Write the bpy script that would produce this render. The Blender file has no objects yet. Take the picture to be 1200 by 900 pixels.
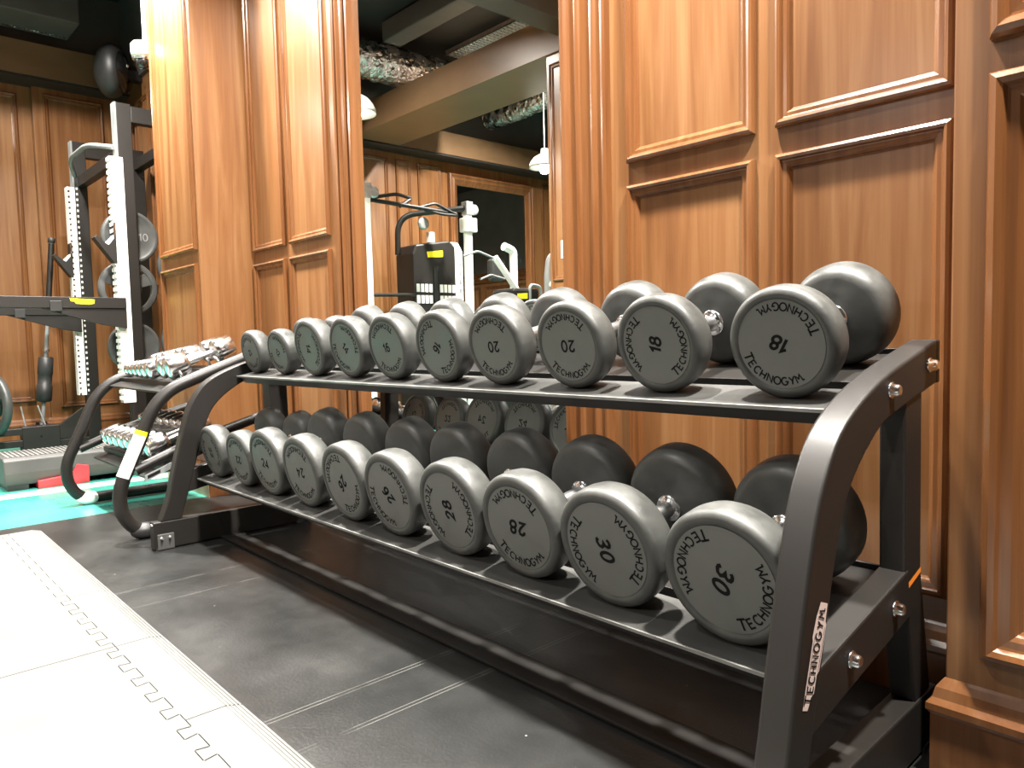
import bpy, math, random
from mathutils import Vector, Matrix
random.seed(7)
C = bpy.context.scene.collection
H = 0.797            # camera height above the floor; heights written as H+z are measured from the eye
PI = math.pi
YW = 1.69            # face of the back wall
YP = 1.405           # face of the two piers
TILT = math.radians(12)
ct, st_ = math.cos(TILT), math.sin(TILT)

# ------------------------------------------------------------------ materials
def mat(name, col=(.5, .5, .5), rough=.5, metal=0, spec=.5, coat=0, emis=None, estr=0):
    m = bpy.data.materials.new(name); m.use_nodes = True
    b = m.node_tree.nodes['Principled BSDF']
    b.inputs['Base Color'].default_value = (*col, 1); b.inputs['Roughness'].default_value = rough
    b.inputs['Metallic'].default_value = metal; b.inputs['Specular IOR Level'].default_value = spec
    b.inputs['Coat Weight'].default_value = coat
    if emis: b.inputs['Emission Color'].default_value = (*emis, 1); b.inputs['Emission Strength'].default_value = estr
    return m
def N(m, t, **k):
    n = m.node_tree.nodes.new(t)
    for a, v in k.items(): setattr(n, a, v)
    return n
def ramp(m, stops):
    r = N(m, 'ShaderNodeValToRGB'); e = r.color_ramp.elements
    while len(e) < len(stops): e.new(.5)
    for x, (p, c) in zip(e, stops): x.position = p; x.color = (*c, 1)
    return r
def noise_col(m, scale, stops, stretch=(1, 1, 1), bump=0, bscale=None, detail=4, rough_var=None, dist=.01):
    L = m.node_tree.links; b = m.node_tree.nodes['Principled BSDF']
    tc = N(m, 'ShaderNodeTexCoord'); mp = N(m, 'ShaderNodeMapping'); mp.inputs['Scale'].default_value = stretch
    n = N(m, 'ShaderNodeTexNoise'); n.inputs['Scale'].default_value = scale; n.inputs['Detail'].default_value = detail
    L.new(tc.outputs['Object'], mp.inputs[0]); L.new(mp.outputs[0], n.inputs['Vector'])
    r = ramp(m, stops); L.new(n.outputs['Fac'], r.inputs[0]); L.new(r.outputs[0], b.inputs['Base Color'])
    if rough_var:
        q = N(m, 'ShaderNodeMapRange'); q.inputs['From Min'].default_value = .35; q.inputs['From Max'].default_value = .65
        q.inputs['To Min'].default_value, q.inputs['To Max'].default_value = rough_var
        L.new(n.outputs['Fac'], q.inputs[0]); L.new(q.outputs[0], b.inputs['Roughness'])
    if bump:
        n2 = N(m, 'ShaderNodeTexNoise'); n2.inputs['Scale'].default_value = bscale or scale * 3; n2.inputs['Detail'].default_value = 3
        L.new(mp.outputs[0], n2.inputs['Vector'])
        bp = N(m, 'ShaderNodeBump'); bp.inputs['Strength'].default_value = bump; bp.inputs['Distance'].default_value = dist
        L.new(n2.outputs['Fac'], bp.inputs['Height']); L.new(bp.outputs[0], b.inputs['Normal'])
    return m
def wood(name, dark, mid, light, rough=.34, coat=.35):
    m = mat(name, mid, rough, coat=coat); L = m.node_tree.links; b = m.node_tree.nodes['Principled BSDF']
    b.inputs['Coat Roughness'].default_value = .22
    tc = N(m, 'ShaderNodeTexCoord')
    m1 = N(m, 'ShaderNodeMapping'); m1.inputs['Scale'].default_value = (14, 14, .9)
    m2 = N(m, 'ShaderNodeMapping'); m2.inputs['Scale'].default_value = (160, 160, 5)
    m3 = N(m, 'ShaderNodeMapping'); m3.inputs['Scale'].default_value = (9, 9, .02)
    for q in (m1, m2, m3): L.new(tc.outputs['Object'], q.inputs[0])
    n1 = N(m, 'ShaderNodeTexNoise'); n1.inputs['Scale'].default_value = 1; n1.inputs['Detail'].default_value = 5; n1.inputs['Distortion'].default_value = 1.2
    n2 = N(m, 'ShaderNodeTexNoise'); n2.inputs['Scale'].default_value = 1; n2.inputs['Detail'].default_value = 2
    v3 = N(m, 'ShaderNodeTexVoronoi'); v3.inputs['Scale'].default_value = 1
    for a, bb in ((m1, n1), (m2, n2), (m3, v3)): L.new(a.outputs[0], bb.inputs['Vector'])
    a1 = N(m, 'ShaderNodeMath', operation='MULTIPLY_ADD'); a1.inputs[1].default_value = .22; L.new(n2.outputs['Fac'], a1.inputs[0]); L.new(n1.outputs['Fac'], a1.inputs[2])
    sp = N(m, 'ShaderNodeSeparateColor'); L.new(v3.outputs['Color'], sp.inputs[0])
    a2 = N(m, 'ShaderNodeMath', operation='MULTIPLY_ADD'); a2.inputs[1].default_value = .035; L.new(sp.outputs[0], a2.inputs[0]); L.new(a1.outputs[0], a2.inputs[2])
    r = ramp(m, [(.32, dark), (.62, mid), (.95, light)]); L.new(a2.outputs[0], r.inputs[0]); L.new(r.outputs[0], b.inputs['Base Color'])
    bp = N(m, 'ShaderNodeBump'); bp.inputs['Strength'].default_value = .06; bp.inputs['Distance'].default_value = .002
    L.new(n2.outputs['Fac'], bp.inputs['Height']); L.new(bp.outputs[0], b.inputs['Normal'])
    return m
M = {}
M['wood'] = wood('cherry_wood', (.118, .043, .0125), (.19, .081, .0275), (.265, .137, .058))
M['mould'] = wood('cherry_moulding', (.09, .031, .009), (.15, .058, .019), (.21, .095, .038), .22, .5)  # darker than the panel wood, standing in for shade in the crevices
M['steel'] = noise_col(mat('satin_black_steel', (.02, .018, .016), .44, spec=.42), 3, [(.3, (.009, .0078, .0066)), (.7, (.013, .0112, .0095))], bump=.15, bscale=900, dist=.0008)
M['matblack'] = noise_col(mat('flat_black_steel', (.006, .006, .006), .5, spec=.25), 4, [(0, (.005, .0045, .004)), (1, (.009, .008, .007))])
M['lip'] = noise_col(mat('lit_shelf_edge', (.2, .2, .19), .35), 14, [(.3, (.12, .12, .112)), (.7, (.26, .26, .245))])  # pale grey paints the lit line along the shelf front edges
M['brownshade'] = noise_col(mat('shaded_brown_beam', (.04, .025, .01), .4), 3, [(.3, (.034, .021, .008)), (.7, (.05, .031, .012))])  # darker copy of the beam brown; shade painted into the colour
M['shelf'] = noise_col(mat('textured_shelf_coating', (.05, .05, .05), .42), 5, [(.3, (.035, .035, .033)), (.55, (.05, .05, .047)), (.8, (.085, .085, .08))], bump=.35, bscale=500, dist=.001, rough_var=(.34, .5))
M['urethane'] = noise_col(mat('grey_urethane', (.12, .12, .115), .42), 22, [(.3, (.036, .0375, .035)), (.62, (.052, .054, .050)), (.85, (.09, .092, .086))], bump=.05, bscale=60, rough_var=(.36, .55))
M['label'] = noise_col(mat('label_disc_grey', (.3, .31, .28), .38), 16, [(.3, (.094, .0985, .091)), (.7, (.110, .115, .106))], rough_var=(.3, .5))
M['ink'] = noise_col(mat('black_print', (.008, .008, .008), .85, spec=.1), 20, [(0, (.006, .006, .006)), (1, (.012, .012, .012))])
M['chrome'] = noise_col(mat('chrome', (.86, .87, .88), .09, 1), 20, [(0, (.82, .83, .84)), (1, (.9, .9, .91))], rough_var=(.12, .24))
M['knurl'] = noise_col(mat('knurled_chrome', (.7, .7, .7), .28, 1), 60, [(0, (.7, .7, .7)), (1, (.85, .85, .85))], bump=.25, bscale=900, dist=.0005)
M['mirror'] = mat('silvered_glass', (.86, .88, .86), .0, 1)
M['ceil'] = noise_col(mat('black_ceiling_paint', (.012, .012, .012), .6), 4, [(.3, (.010, .010, .010)), (.7, (.018, .018, .018))])
M['greydark'] = noise_col(mat('dark_grey_paint', (.05, .05, .05), .5), 3, [(.3, (.06, .06, .057)), (.7, (.085, .085, .08))])
M['brown'] = noise_col(mat('brown_beam_paint', (.15, .09, .05), .35), 3, [(.3, (.16, .092, .046)), (.7, (.2, .118, .06))], stretch=(1, 1, 2))
M['darkstrip'] = noise_col(mat('dark_soffit_shade', (.02, .018, .016), .5), 4, [(0, (.016, .014, .012)), (1, (.026, .022, .02))])
M['foil'] = noise_col(mat('duct_foil', (.75, .75, .75), .25, 1), 7, [(.3, (.5, .5, .5)), (.7, (.9, .9, .9))], bump=1, bscale=16, dist=.06, rough_var=(.12, .4))
M['galv'] = noise_col(mat('galvanised_steel', (.55, .56, .56), .4, .8), 30, [(.3, (.4, .41, .41)), (.7, (.62, .63, .63))])
M['greypaint'] = noise_col(mat('grey_painted_metal', (.2, .21, .21), .45), 8, [(.3, (.18, .19, .19)), (.7, (.24, .25, .25))])
M['stepgrey'] = noise_col(mat('dark_grey_plastic', (.07, .07, .068), .5), 8, [(.3, (.045, .045, .044)), (.7, (.065, .065, .063))])
M['stepgrip'] = noise_col(mat('grey_grip_rubber', (.16, .16, .15), .6), 20, [(.3, (.12, .12, .115)), (.7, (.18, .18, .17))])
M['white'] = noise_col(mat('white_enamel', (.82, .82, .78), .3, coat=.3), 8, [(.3, (.78, .78, .74)), (.7, (.86, .86, .82))])
M['bulb'] = mat('lamp_glow', (1, 1, 1), .5, emis=(1, .93, .82), estr=14)
M['teal'] = noise_col(mat('teal_vinyl', (.05, .46, .38), .3), 2.5, [(.3, (.03, .21, .165)), (.7, (.045, .25, .2))], rough_var=(.22, .36))
M['cream'] = noise_col(mat('cream_line_vinyl', (.75, .72, .6), .35), 5, [(.3, (.7, .68, .56)), (.7, (.8, .77, .65))])
M['rubber'] = noise_col(mat('black_rubber', (.018, .018, .018), .45), 8, [(.3, (.014, .014, .0135)), (.7, (.03, .03, .029))], bump=.2, bscale=300, dist=.001)
M['yellow'] = noise_col(mat('yellow_badge', (.85, .72, .02), .4), 8, [(0, (.8, .68, .01)), (1, (.88, .76, .03))])
M['red'] = noise_col(mat('red_plastic', (.6, .03, .03), .4), 8, [(.3, (.58, .025, .03)), (.7, (.68, .04, .05))])
M['orange'] = noise_col(mat('orange_sticker', (.9, .25, .02), .5), 8, [(0, (.85, .22, .02)), (1, (.92, .3, .03))])
M['pinkish'] = noise_col(mat('logo_plate_pale', (.62, .5, .46), .35), 8, [(0, (.58, .46, .42)), (1, (.66, .54, .5))])
M['beige'] = noise_col(mat('beige_skirting', (.3, .26, .17), .4), 10, [(.3, (.27, .235, .15)), (.7, (.33, .29, .19))])
M['white_mat'] = noise_col(mat('pale_foam', (.72, .71, .64), .7, spec=.25), 5, [(.3, (.122, .1225, .115)), (.7, (.152, .1525, .144))], bump=.25, bscale=420, dist=.001)
M['smoke'] = mat('smoked_plastic', (.01, .01, .01), .12, coat=.5)

def dashes():
    m = mat('dashed_height_scale', (.8, .8, .76), .4); L = m.node_tree.links; b = m.node_tree.nodes['Principled BSDF']
    tc = N(m, 'ShaderNodeTexCoord'); sx = N(m, 'ShaderNodeSeparateXYZ'); L.new(tc.outputs['Object'], sx.inputs[0])
    a = N(m, 'ShaderNodeMath', operation='MULTIPLY'); a.inputs[1].default_value = 38 / 1.607; L.new(sx.outputs[2], a.inputs[0])
    f = N(m, 'ShaderNodeMath', operation='FRACT'); L.new(a.outputs[0], f.inputs[0])
    g = N(m, 'ShaderNodeMath', operation='GREATER_THAN'); g.inputs[1].default_value = .6; L.new(f.outputs[0], g.inputs[0])
    x = N(m, 'ShaderNodeMix', data_type='RGBA'); L.new(g.outputs[0], x.inputs[0]); x.inputs[6].default_value = (.02, .018, .016, 1); x.inputs[7].default_value = (.7, .7, .66, 1)
    L.new(x.outputs[2], b.inputs['Base Color']); return m
M['dash'] = dashes()
def floor_rubber():
    m = mat('black_floor_rubber', (.03, .03, .03), .35, spec=.42); L = m.node_tree.links; b = m.node_tree.nodes['Principled BSDF']
    tc = N(m, 'ShaderNodeTexCoord')
    n = N(m, 'ShaderNodeTexNoise'); n.inputs['Scale'].default_value = 2.6; n.inputs['Detail'].default_value = 4; n.inputs['Roughness'].default_value = .62
    L.new(tc.outputs['Object'], n.inputs['Vector'])
    r = ramp(m, [(.36, (.011, .0115, .0112)), (.55, (.017, .0174, .0168)), (.78, (.034, .034, .032))]); L.new(n.outputs['Fac'], r.inputs[0])
    sx = N(m, 'ShaderNodeSeparateXYZ'); L.new(tc.outputs['Object'], sx.inputs[0])
    fac = None
    nb = N(m, 'ShaderNodeTexNoise'); nb.inputs['Scale'].default_value = 9; L.new(tc.outputs['Object'], nb.inputs['Vector'])
    for x0 in (-2.585, -2.575, -2.40, -1.465, -1.452, -1.30, -1.312, -.3, -.15):
        d = N(m, 'ShaderNodeMath', operation='ADD'); d.inputs[1].default_value = -x0; L.new(sx.outputs[0], d.inputs[0])
        a = N(m, 'ShaderNodeMath', operation='ABSOLUTE'); L.new(d.outputs[0], a.inputs[0])
        q = N(m, 'ShaderNodeMapRange'); q.inputs['From Min'].default_value = .0005; q.inputs['From Max'].default_value = .0022
        q.inputs['To Min'].default_value = 1; q.inputs['To Max'].default_value = 0; L.new(a.outputs[0], q.inputs[0])
        if fac is None: fac = q
        else:
            w = N(m, 'ShaderNodeMath', operation='MAXIMUM'); L.new(fac.outputs[0], w.inputs[0]); L.new(q.outputs[0], w.inputs[1]); fac = w
    k = N(m, 'ShaderNodeMapRange'); k.inputs['From Min'].default_value = .38; k.inputs['From Max'].default_value = .55; L.new(nb.outputs['Fac'], k.inputs[0])
    f2 = N(m, 'ShaderNodeMath', operation='MULTIPLY'); L.new(fac.outputs[0], f2.inputs[0]); L.new(k.outputs[0], f2.inputs[1])
    mx = N(m, 'ShaderNodeMix', data_type='RGBA'); L.new(f2.outputs[0], mx.inputs[0]); L.new(r.outputs[0], mx.inputs[6]); mx.inputs[7].default_value = (.09, .09, .083, 1)
    # small dust specks
    vo = N(m, 'ShaderNodeTexVoronoi'); vo.inputs['Scale'].default_value = 9; L.new(tc.outputs['Object'], vo.inputs['Vector'])
    vs = N(m, 'ShaderNodeMapRange'); vs.inputs['From Min'].default_value = .015; vs.inputs['From Max'].default_value = .028; vs.inputs['To Min'].default_value = 1; vs.inputs['To Max'].default_value = 0
    L.new(vo.outputs['Distance'], vs.inputs[0])
    m3 = N(m, 'ShaderNodeMix', data_type='RGBA'); L.new(vs.outputs[0], m3.inputs[0]); L.new(mx.outputs[2], m3.inputs[6]); m3.inputs[7].default_value = (.2, .2, .185, 1)
    L.new(m3.outputs[2], b.inputs['Base Color'])
    q = N(m, 'ShaderNodeMapRange'); q.inputs['From Min'].default_value = .35; q.inputs['From Max'].default_value = .7; q.inputs['To Min'].default_value = .3; q.inputs['To Max'].default_value = .4
    L.new(n.outputs['Fac'], q.inputs[0]); L.new(q.outputs[0], b.inputs['Roughness'])
    n3 = N(m, 'ShaderNodeTexNoise'); n3.inputs['Scale'].default_value = 120; L.new(tc.outputs['Object'], n3.inputs['Vector'])
    bp = N(m, 'ShaderNodeBump'); bp.inputs['Strength'].default_value = .25; bp.inputs['Distance'].default_value = .002
    L.new(n3.outputs['Fac'], bp.inputs['Height']); L.new(bp.outputs[0], b.inputs['Normal'])
    return m
M['floor'] = floor_rubber()

# ------------------------------------------------------------------ mesh helpers
class MB:
    def __init__(s): s.v = []; s.f = []; s.sm = []
    def add(s, vs, fs, smooth=False):
        o = len(s.v); s.v += [tuple(v) for v in vs]
        for f in fs: s.f.append(tuple(i + o for i in f)); s.sm.append(smooth)
        return s
    def box(s, x0, x1, y0, y1, z0, z1):
        v = [(x, y, z) for x in (x0, x1) for y in (y0, y1) for z in (z0, z1)]
        return s.add(v, [(0, 1, 3, 2), (4, 6, 7, 5), (0, 4, 5, 1), (2, 3, 7, 6), (0, 2, 6, 4), (1, 5, 7, 3)])
    def obox(s, c, ax, ay, az):   # centre and three half-axis vectors
        c, ax, ay, az = map(Vector, (c, ax, ay, az))
        v = [c + i * ax + j * ay + k * az for i in (-1, 1) for j in (-1, 1) for k in (-1, 1)]
        return s.add(v, [(0, 1, 3, 2), (4, 6, 7, 5), (0, 4, 5, 1), (2, 3, 7, 6), (0, 2, 6, 4), (1, 5, 7, 3)])
    def prism(s, poly, x0, x1, ax='x'):   # polygon in the two other axes, extruded
        n = len(poly)
        mk = {'x': lambda a, b, t: (t, a, b), 'y': lambda a, b, t: (a, t, b), 'z': lambda a, b, t: (a, b, t)}[ax]
        v = [mk(a, b, x0) for a, b in poly] + [mk(a, b, x1) for a, b in poly]
        return s.add(v, [tuple(range(n))[::-1], tuple(range(n, 2 * n))] + [(i, (i + 1) % n, (i + 1) % n + n, i + n) for i in range(n)])
    def strip(s, A, B, x0, x1):   # solid between two matching (y,z) polylines, extruded along x
        n = len(A); v = []
        for x in (x0, x1):
            v += [(x, *p) for p in A] + [(x, *p) for p in B]
        f = []
        for i in range(n - 1):
            f += [(i, i + 1, n + i + 1, n + i), (2 * n + i, 3 * n + i, 3 * n + i + 1, 2 * n + i + 1),
                  (i, 2 * n + i, 2 * n + i + 1, i + 1), (n + i, n + i + 1, 3 * n + i + 1, 3 * n + i)]
        f += [(0, n, 3 * n, 2 * n), (n - 1, 3 * n - 1, 4 * n - 1, 2 * n - 1)]
        return s.add(v, f)
    def lathe(s, prof, seg=48, o=(0, 0, 0), ax=(0, 1, 0), smooth=True, caps=True):   # prof: (along axis, radius)
        a = Vector(ax).normalized(); u = a.orthogonal().normalized(); w = a.cross(u); o = Vector(o); v = []
        for t, r in prof:
            for k in range(seg):
                g = 2 * PI * k / seg; v.append(o + a * t + (u * math.cos(g) + w * math.sin(g)) * r)
        f = []
        for i in range(len(prof) - 1):
            for k in range(seg): f.append((i * seg + k, i * seg + (k + 1) % seg, (i + 1) * seg + (k + 1) % seg, (i + 1) * seg + k))
        s.add(v, f, smooth); n = len(prof)
        if not caps: return s
        s.add(v[:seg], [tuple(range(seg))[::-1]]); s.add(v[(n - 1) * seg:], [tuple(range(seg))])
        return s
    def cyl(s, a, b, r, seg=20, r2=None):
        a, b = Vector(a), Vector(b); return s.lathe([(0, r), ((b - a).length, r if r2 is None else r2)], seg, a, b - a)
    def tube(s, pts, r, seg=14, closed=False):
        P = [Vector(p) for p in pts]; n = len(P); v = []; up = None
        for i in range(n):
            d = (P[(i + 1) % n] - P[i - 1]) if closed or 0 < i < n - 1 else (P[1] - P[0] if i == 0 else P[-1] - P[-2])
            d.normalize()
            if up is None: up = d.orthogonal().normalized()
            up = (up - d * up.dot(d)).normalized(); w = d.cross(up)
            v += [P[i] + (up * math.cos(2 * PI * k / seg) + w * math.sin(2 * PI * k / seg)) * r for k in range(seg)]
        f = []
        for i in range(n if closed else n - 1):
            j = (i + 1) % n
            for k in range(seg): f.append((i * seg + k, i * seg + (k + 1) % seg, j * seg + (k + 1) % seg, j * seg + k))
        s.add(v, f, True)
        if not closed: s.add(v[:seg], [tuple(range(seg))[::-1]]); s.add(v[-seg:], [tuple(range(seg))])
        return s
    def sphere(s, c, r, seg=24, rings=14, sc=(1, 1, 1)):
        c = Vector(c); v = []; f = []
        for i in range(rings + 1):
            th = PI * i / rings
            for k in range(seg):
                g = 2 * PI * k / seg
                v.append((c.x + r * sc[0] * math.sin(th) * math.cos(g), c.y + r * sc[1] * math.sin(th) * math.sin(g), c.z + r * sc[2] * math.cos(th)))
        for i in range(rings):
            for k in range(seg): f.append((i * seg + k, (i + 1) * seg + k, (i + 1) * seg + (k + 1) % seg, i * seg + (k + 1) % seg))
        return s.add(v, f, True)
    def frame(s, mp, u0, u1, w0, w1, prof):   # mitred rectangular moulding; mp(u,w,h)->xyz, prof: (inset, height)
        n = len(prof); v = []
        for d, h in prof: v += [mp(u0 + d, w0 + d, h), mp(u1 - d, w0 + d, h), mp(u1 - d, w1 - d, h), mp(u0 + d, w1 - d, h)]
        f = []
        for i in range(n - 1):
            for k in range(4): f.append((i * 4 + k, i * 4 + (k + 1) % 4, (i + 1) * 4 + (k + 1) % 4, (i + 1) * 4 + k))
        return s.add(v, f)

def fillet(pts, rad, n=7):
    P = [Vector(p) for p in pts]; out = [P[0]]
    for i in range(1, len(P) - 1):
        a, b, c = P[i - 1], P[i], P[i + 1]
        d1, d2 = (a - b), (c - b); r = min(rad, d1.length * .48, d2.length * .48)
        p, q = b + d1.normalized() * r, b + d2.normalized() * r
        for k in range(n + 1):
            t = k / n; out.append(p * (1 - t) ** 2 + b * 2 * t * (1 - t) + q * t * t)
    out.append(P[-1]); return out

def obj(name, mb, m, parent=None, loc=None, bevel=0, segs=2, smooth_ang=0, matrix=None, fix=True):
    """one mesh object; with loc the mesh coordinates are world ones and the origin goes to loc"""
    me = bpy.data.meshes.new(name)
    off = Vector(loc) if loc is not None else Vector((0, 0, 0))
    if parent is not None and loc is None and parent.get('_w'): off = Vector(parent.location)
    me.from_pydata([tuple(Vector(v) - off) for v in mb.v], [], mb.f)
    me.polygons.foreach_set('use_smooth', mb.sm)
    if fix:
        import bmesh
        bm = bmesh.new(); bm.from_mesh(me); bmesh.ops.recalc_face_normals(bm, faces=bm.faces); bm.to_mesh(me); bm.free()
    if smooth_ang:
        me.polygons.foreach_set('use_smooth', [True] * len(me.polygons)); me.set_sharp_from_angle(angle=math.radians(smooth_ang))
    me.update()
    o = bpy.data.objects.new(name, me); C.objects.link(o)
    if isinstance(m, (list, tuple)):
        for q in m: me.materials.append(q)
    else: me.materials.append(m)
    if loc is not None and parent is None: o.location = loc
    if parent is not None: o.parent = parent
    if matrix is not None: o.matrix_local = matrix
    if bevel:
        b = o.modifiers.new('bevel', 'BEVEL'); b.width = bevel; b.segments = segs; b.limit_method = 'ANGLE'; b.angle_limit = math.radians(40)
    return o
def thing(name, label, cat, loc=(0, 0, 0), group=None):
    o = bpy.data.objects.new(name, None); C.objects.link(o); o.location = loc; o.empty_display_size = .1
    o['label'] = label; o['category'] = cat; o['_w'] = 1
    if group: o['group'] = group
    return o
def tag(o, label, cat, group=None):
    o['label'] = label; o['category'] = cat
    if group: o['group'] = group
    return o
def struct(o): o['kind'] = 'structure'; return o
def dup(root):
    r = root.copy(); C.objects.link(r)
    for ch in root.children:
        c = ch.copy(); C.objects.link(c); c.parent = r
        for g in ch.children:
            d = g.copy(); C.objects.link(d); d.parent = c
    return r

# ------------------------------------------------------------------ lettering
def _ell(cx, cy, rx, ry, a0, a1, n=14): return [(cx + rx * math.cos(math.radians(a0 + (a1 - a0) * k / n)), cy + ry * math.sin(math.radians(a0 + (a1 - a0) * k / n))) for k in range(n + 1)]
STROKES = {
 'T': [[(0, 1), (.82, 1)], [(.42, 1), (.36, 0)]], 'E': [[(.62, 1), (0, 1), (0, 0), (.62, 0)], [(0, .52), (.52, .52)]],
 'C': [_ell(.42, .5, .42, .5, 45, 315)], 'H': [[(0, 0), (0, 1)], [(.68, 0), (.68, 1)], [(0, .5), (.68, .5)]], 'N': [[(0, 0), (0, 1), (.68, 0), (.68, 1)]],
 'O': [_ell(.45, .5, .45, .5, 0, 360, 22)], 'G': [_ell(.42, .5, .42, .5, 48, 345) + [(.83, .45), (.5, .45)]], 'Y': [[(0, 1), (.35, .48), (.7, 1)], [(.35, .48), (.25, 0)]],
 'M': [[(0, 0), (.06, .95), (.38, .45), (.70, .95), (.82, .12), (1.08, .10)]],
 '1': [[(.06, .74), (.34, .97), (.34, 0)]], '2': [[(.03, .70), (.08, .89), (.28, 1), (.5, .93), (.58, .72), (.46, .48), (.02, .02), (.62, .02)]],
 '3': [[(.03, .84), (.14, .96), (.31, 1), (.49, .93), (.55, .76), (.46, .60), (.26, .53), (.48, .46), (.60, .28), (.52, .09), (.3, 0), (.12, .03), (.0, .17)]],
 '4': [[(.48, 0), (.48, 1), (.0, .29), (.66, .29)]],
 '6': [[(.54, .86), (.42, .98), (.26, .97), (.08, .75), (.02, .4), (.09, .11), (.3, 0), (.5, .08), (.59, .31), (.49, .54), (.28, .61), (.1, .50), (.03, .34)]],
 '8': [_ell(.3, .76, .24, .24, -52, 232, 16), _ell(.3, .27, .30, .27, 0, 360, 18)], '0': [_ell(.3, .5, .30, .5, 0, 360, 22)]}
_gl = {}
def glyph(ch, th=.14):
    """stroke lettering: ribbons of even width; returns verts, faces, advance"""
    if (ch, th) not in _gl:
        vs, fs = [], []
        for pl_ in STROKES[ch]:
            n = len(pl_); o = len(vs); closed = n > 4 and abs(pl_[0][0] - pl_[-1][0]) + abs(pl_[0][1] - pl_[-1][1]) < 1e-6
            for i, p in enumerate(pl_):
                a = pl_[i - 1] if i > 0 else (pl_[-2] if closed else None); b = pl_[i + 1] if i < n - 1 else (pl_[1] if closed else None)
                d = []
                if a: d.append(Vector((p[0] - a[0], p[1] - a[1])).normalized())
                if b: d.append(Vector((b[0] - p[0], b[1] - p[1])).normalized())
                t = sum(d, Vector((0, 0)));
                if t.length < 1e-6: t = d[0]
                t.normalize(); nn = Vector((-t.y, t.x)); k = min(1 / max(.3, nn.dot(Vector((-d[0].y, d[0].x)))), 2.2)
                vs += [(p[0] + nn.x * th / 2 * k, p[1] + nn.y * th / 2 * k), (p[0] - nn.x * th / 2 * k, p[1] - nn.y * th / 2 * k)]
            fs += [(o + 2 * i, o + 2 * i + 1, o + 2 * i + 3, o + 2 * i + 2) for i in range(n - 1)]
        _gl[(ch, th)] = (vs, fs, max(v[0] for v in vs))
    return _gl[(ch, th)]
def put_text(mb, txt, size, mp, th=.14, shear=0, wide=1.0, gap=.22):
    """mp(x,y)->xyz ; text centred on x=0, baseline y=0"""
    ws = [glyph(c, th)[2] * size * wide for c in txt]; tot = sum(ws) + gap * size * (len(txt) - 1); x = -tot / 2
    for c, w in zip(txt, ws):
        vs, fs, _ = glyph(c, th)
        mb.add([mp(x + v[0] * size * wide + shear * v[1] * size, v[1] * size) for v in vs], fs); x += w + gap * size
    return mb
def arc_text(mb, txt, rb, size, span, rot, mp):
    """letters set on a circle, tops towards the centre, reading left to right along the bottom"""
    n = len(txt)
    for i, c in enumerate(txt):
        ph = -PI / 2 + rot + span * ((i + .5) / n - .5)
        vs, fs, w = glyph(c, .2); k = 1.22 if i == 0 else 1.0
        cx, cy = math.cos(ph), math.sin(ph); out = []
        for x, y in vs:
            gx = (x - w / 2) * size * 1.0 * k; gy = y * size * k
            if i == 0: gy -= size * .1
            out.append(mp(rb * cx - gx * cy - gy * cx, rb * cy + gx * cx - gy * cy))
        mb.add(out, fs)
    return mb

# ------------------------------------------------------------------ room shell
fz = 0.0
f = MB()
f.add([(-3.885, -6.4, 0), (4, -6.4, 0), (4, 1.75, 0), (-3.885, 1.75, 0)], [(0, 1, 2, 3)])
f.add([(-4.66, -6.4, 0), (-3.885, -6.4, 0), (-3.885, 2.1, 0), (-4.66, 2.1, 0)], [(0, 1, 2, 3)])
f.add([(-4.80, -6.4, 0), (-4.66, -6.4, 0), (-4.66, 2.1, 0), (-4.80, 2.1, 0)], [(0, 1, 2, 3)])
f.add([(-7.5, -6.4, 0), (-4.80, -6.4, 0), (-4.80, 2.1, 0), (-7.5, 2.1, 0)], [(0, 1, 2, 3)])
flo = struct(obj('floor', f, [M['floor'], M['teal'], M['cream'], M['teal']], fix=False))
for i, p in enumerate(flo.data.polygons): p.material_index = i
struct(obj('ceiling', MB().box(-7.6, 4.1, -6.5, 2.2, H + 3.0, H + 3.08), M['ceil']))
TOP = H + 3.0
wb = struct(obj('wall_back', MB().box(-3.87, 4.1, YW, YW + .4, 0, TOP), M['wood']))
wr = struct(obj('wall_recess', MB().box(-7.6, -4.4, 2.026, 2.2, 0, TOP), M['wood']))
wl = struct(obj('wall_left', MB().box(-7.6, -7.2, 1.32, 2.3, 0, TOP).box(-7.6, -7.26, -6.5, 1.32, 0, TOP), M['wood'], bevel=.004))
wf = struct(obj('wall_front', MB().box(-7.6, 4.1, -6.5, -6.4, 0, TOP), M['wood']))
wrt = struct(obj('wall_right', MB().box(4.0, 4.1, -6.5, 2.1, 0, TOP), M['wood']))
pl = struct(obj('wall_pier_left', MB().box(-4.48, -3.87, YP, 2.2, 0, TOP), M['wood'], bevel=.004))
pr = struct(obj('wall_pier_right', MB().box(-.416, .9, YP, 2.0, 0, TOP), M['wood'], bevel=.003))

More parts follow.
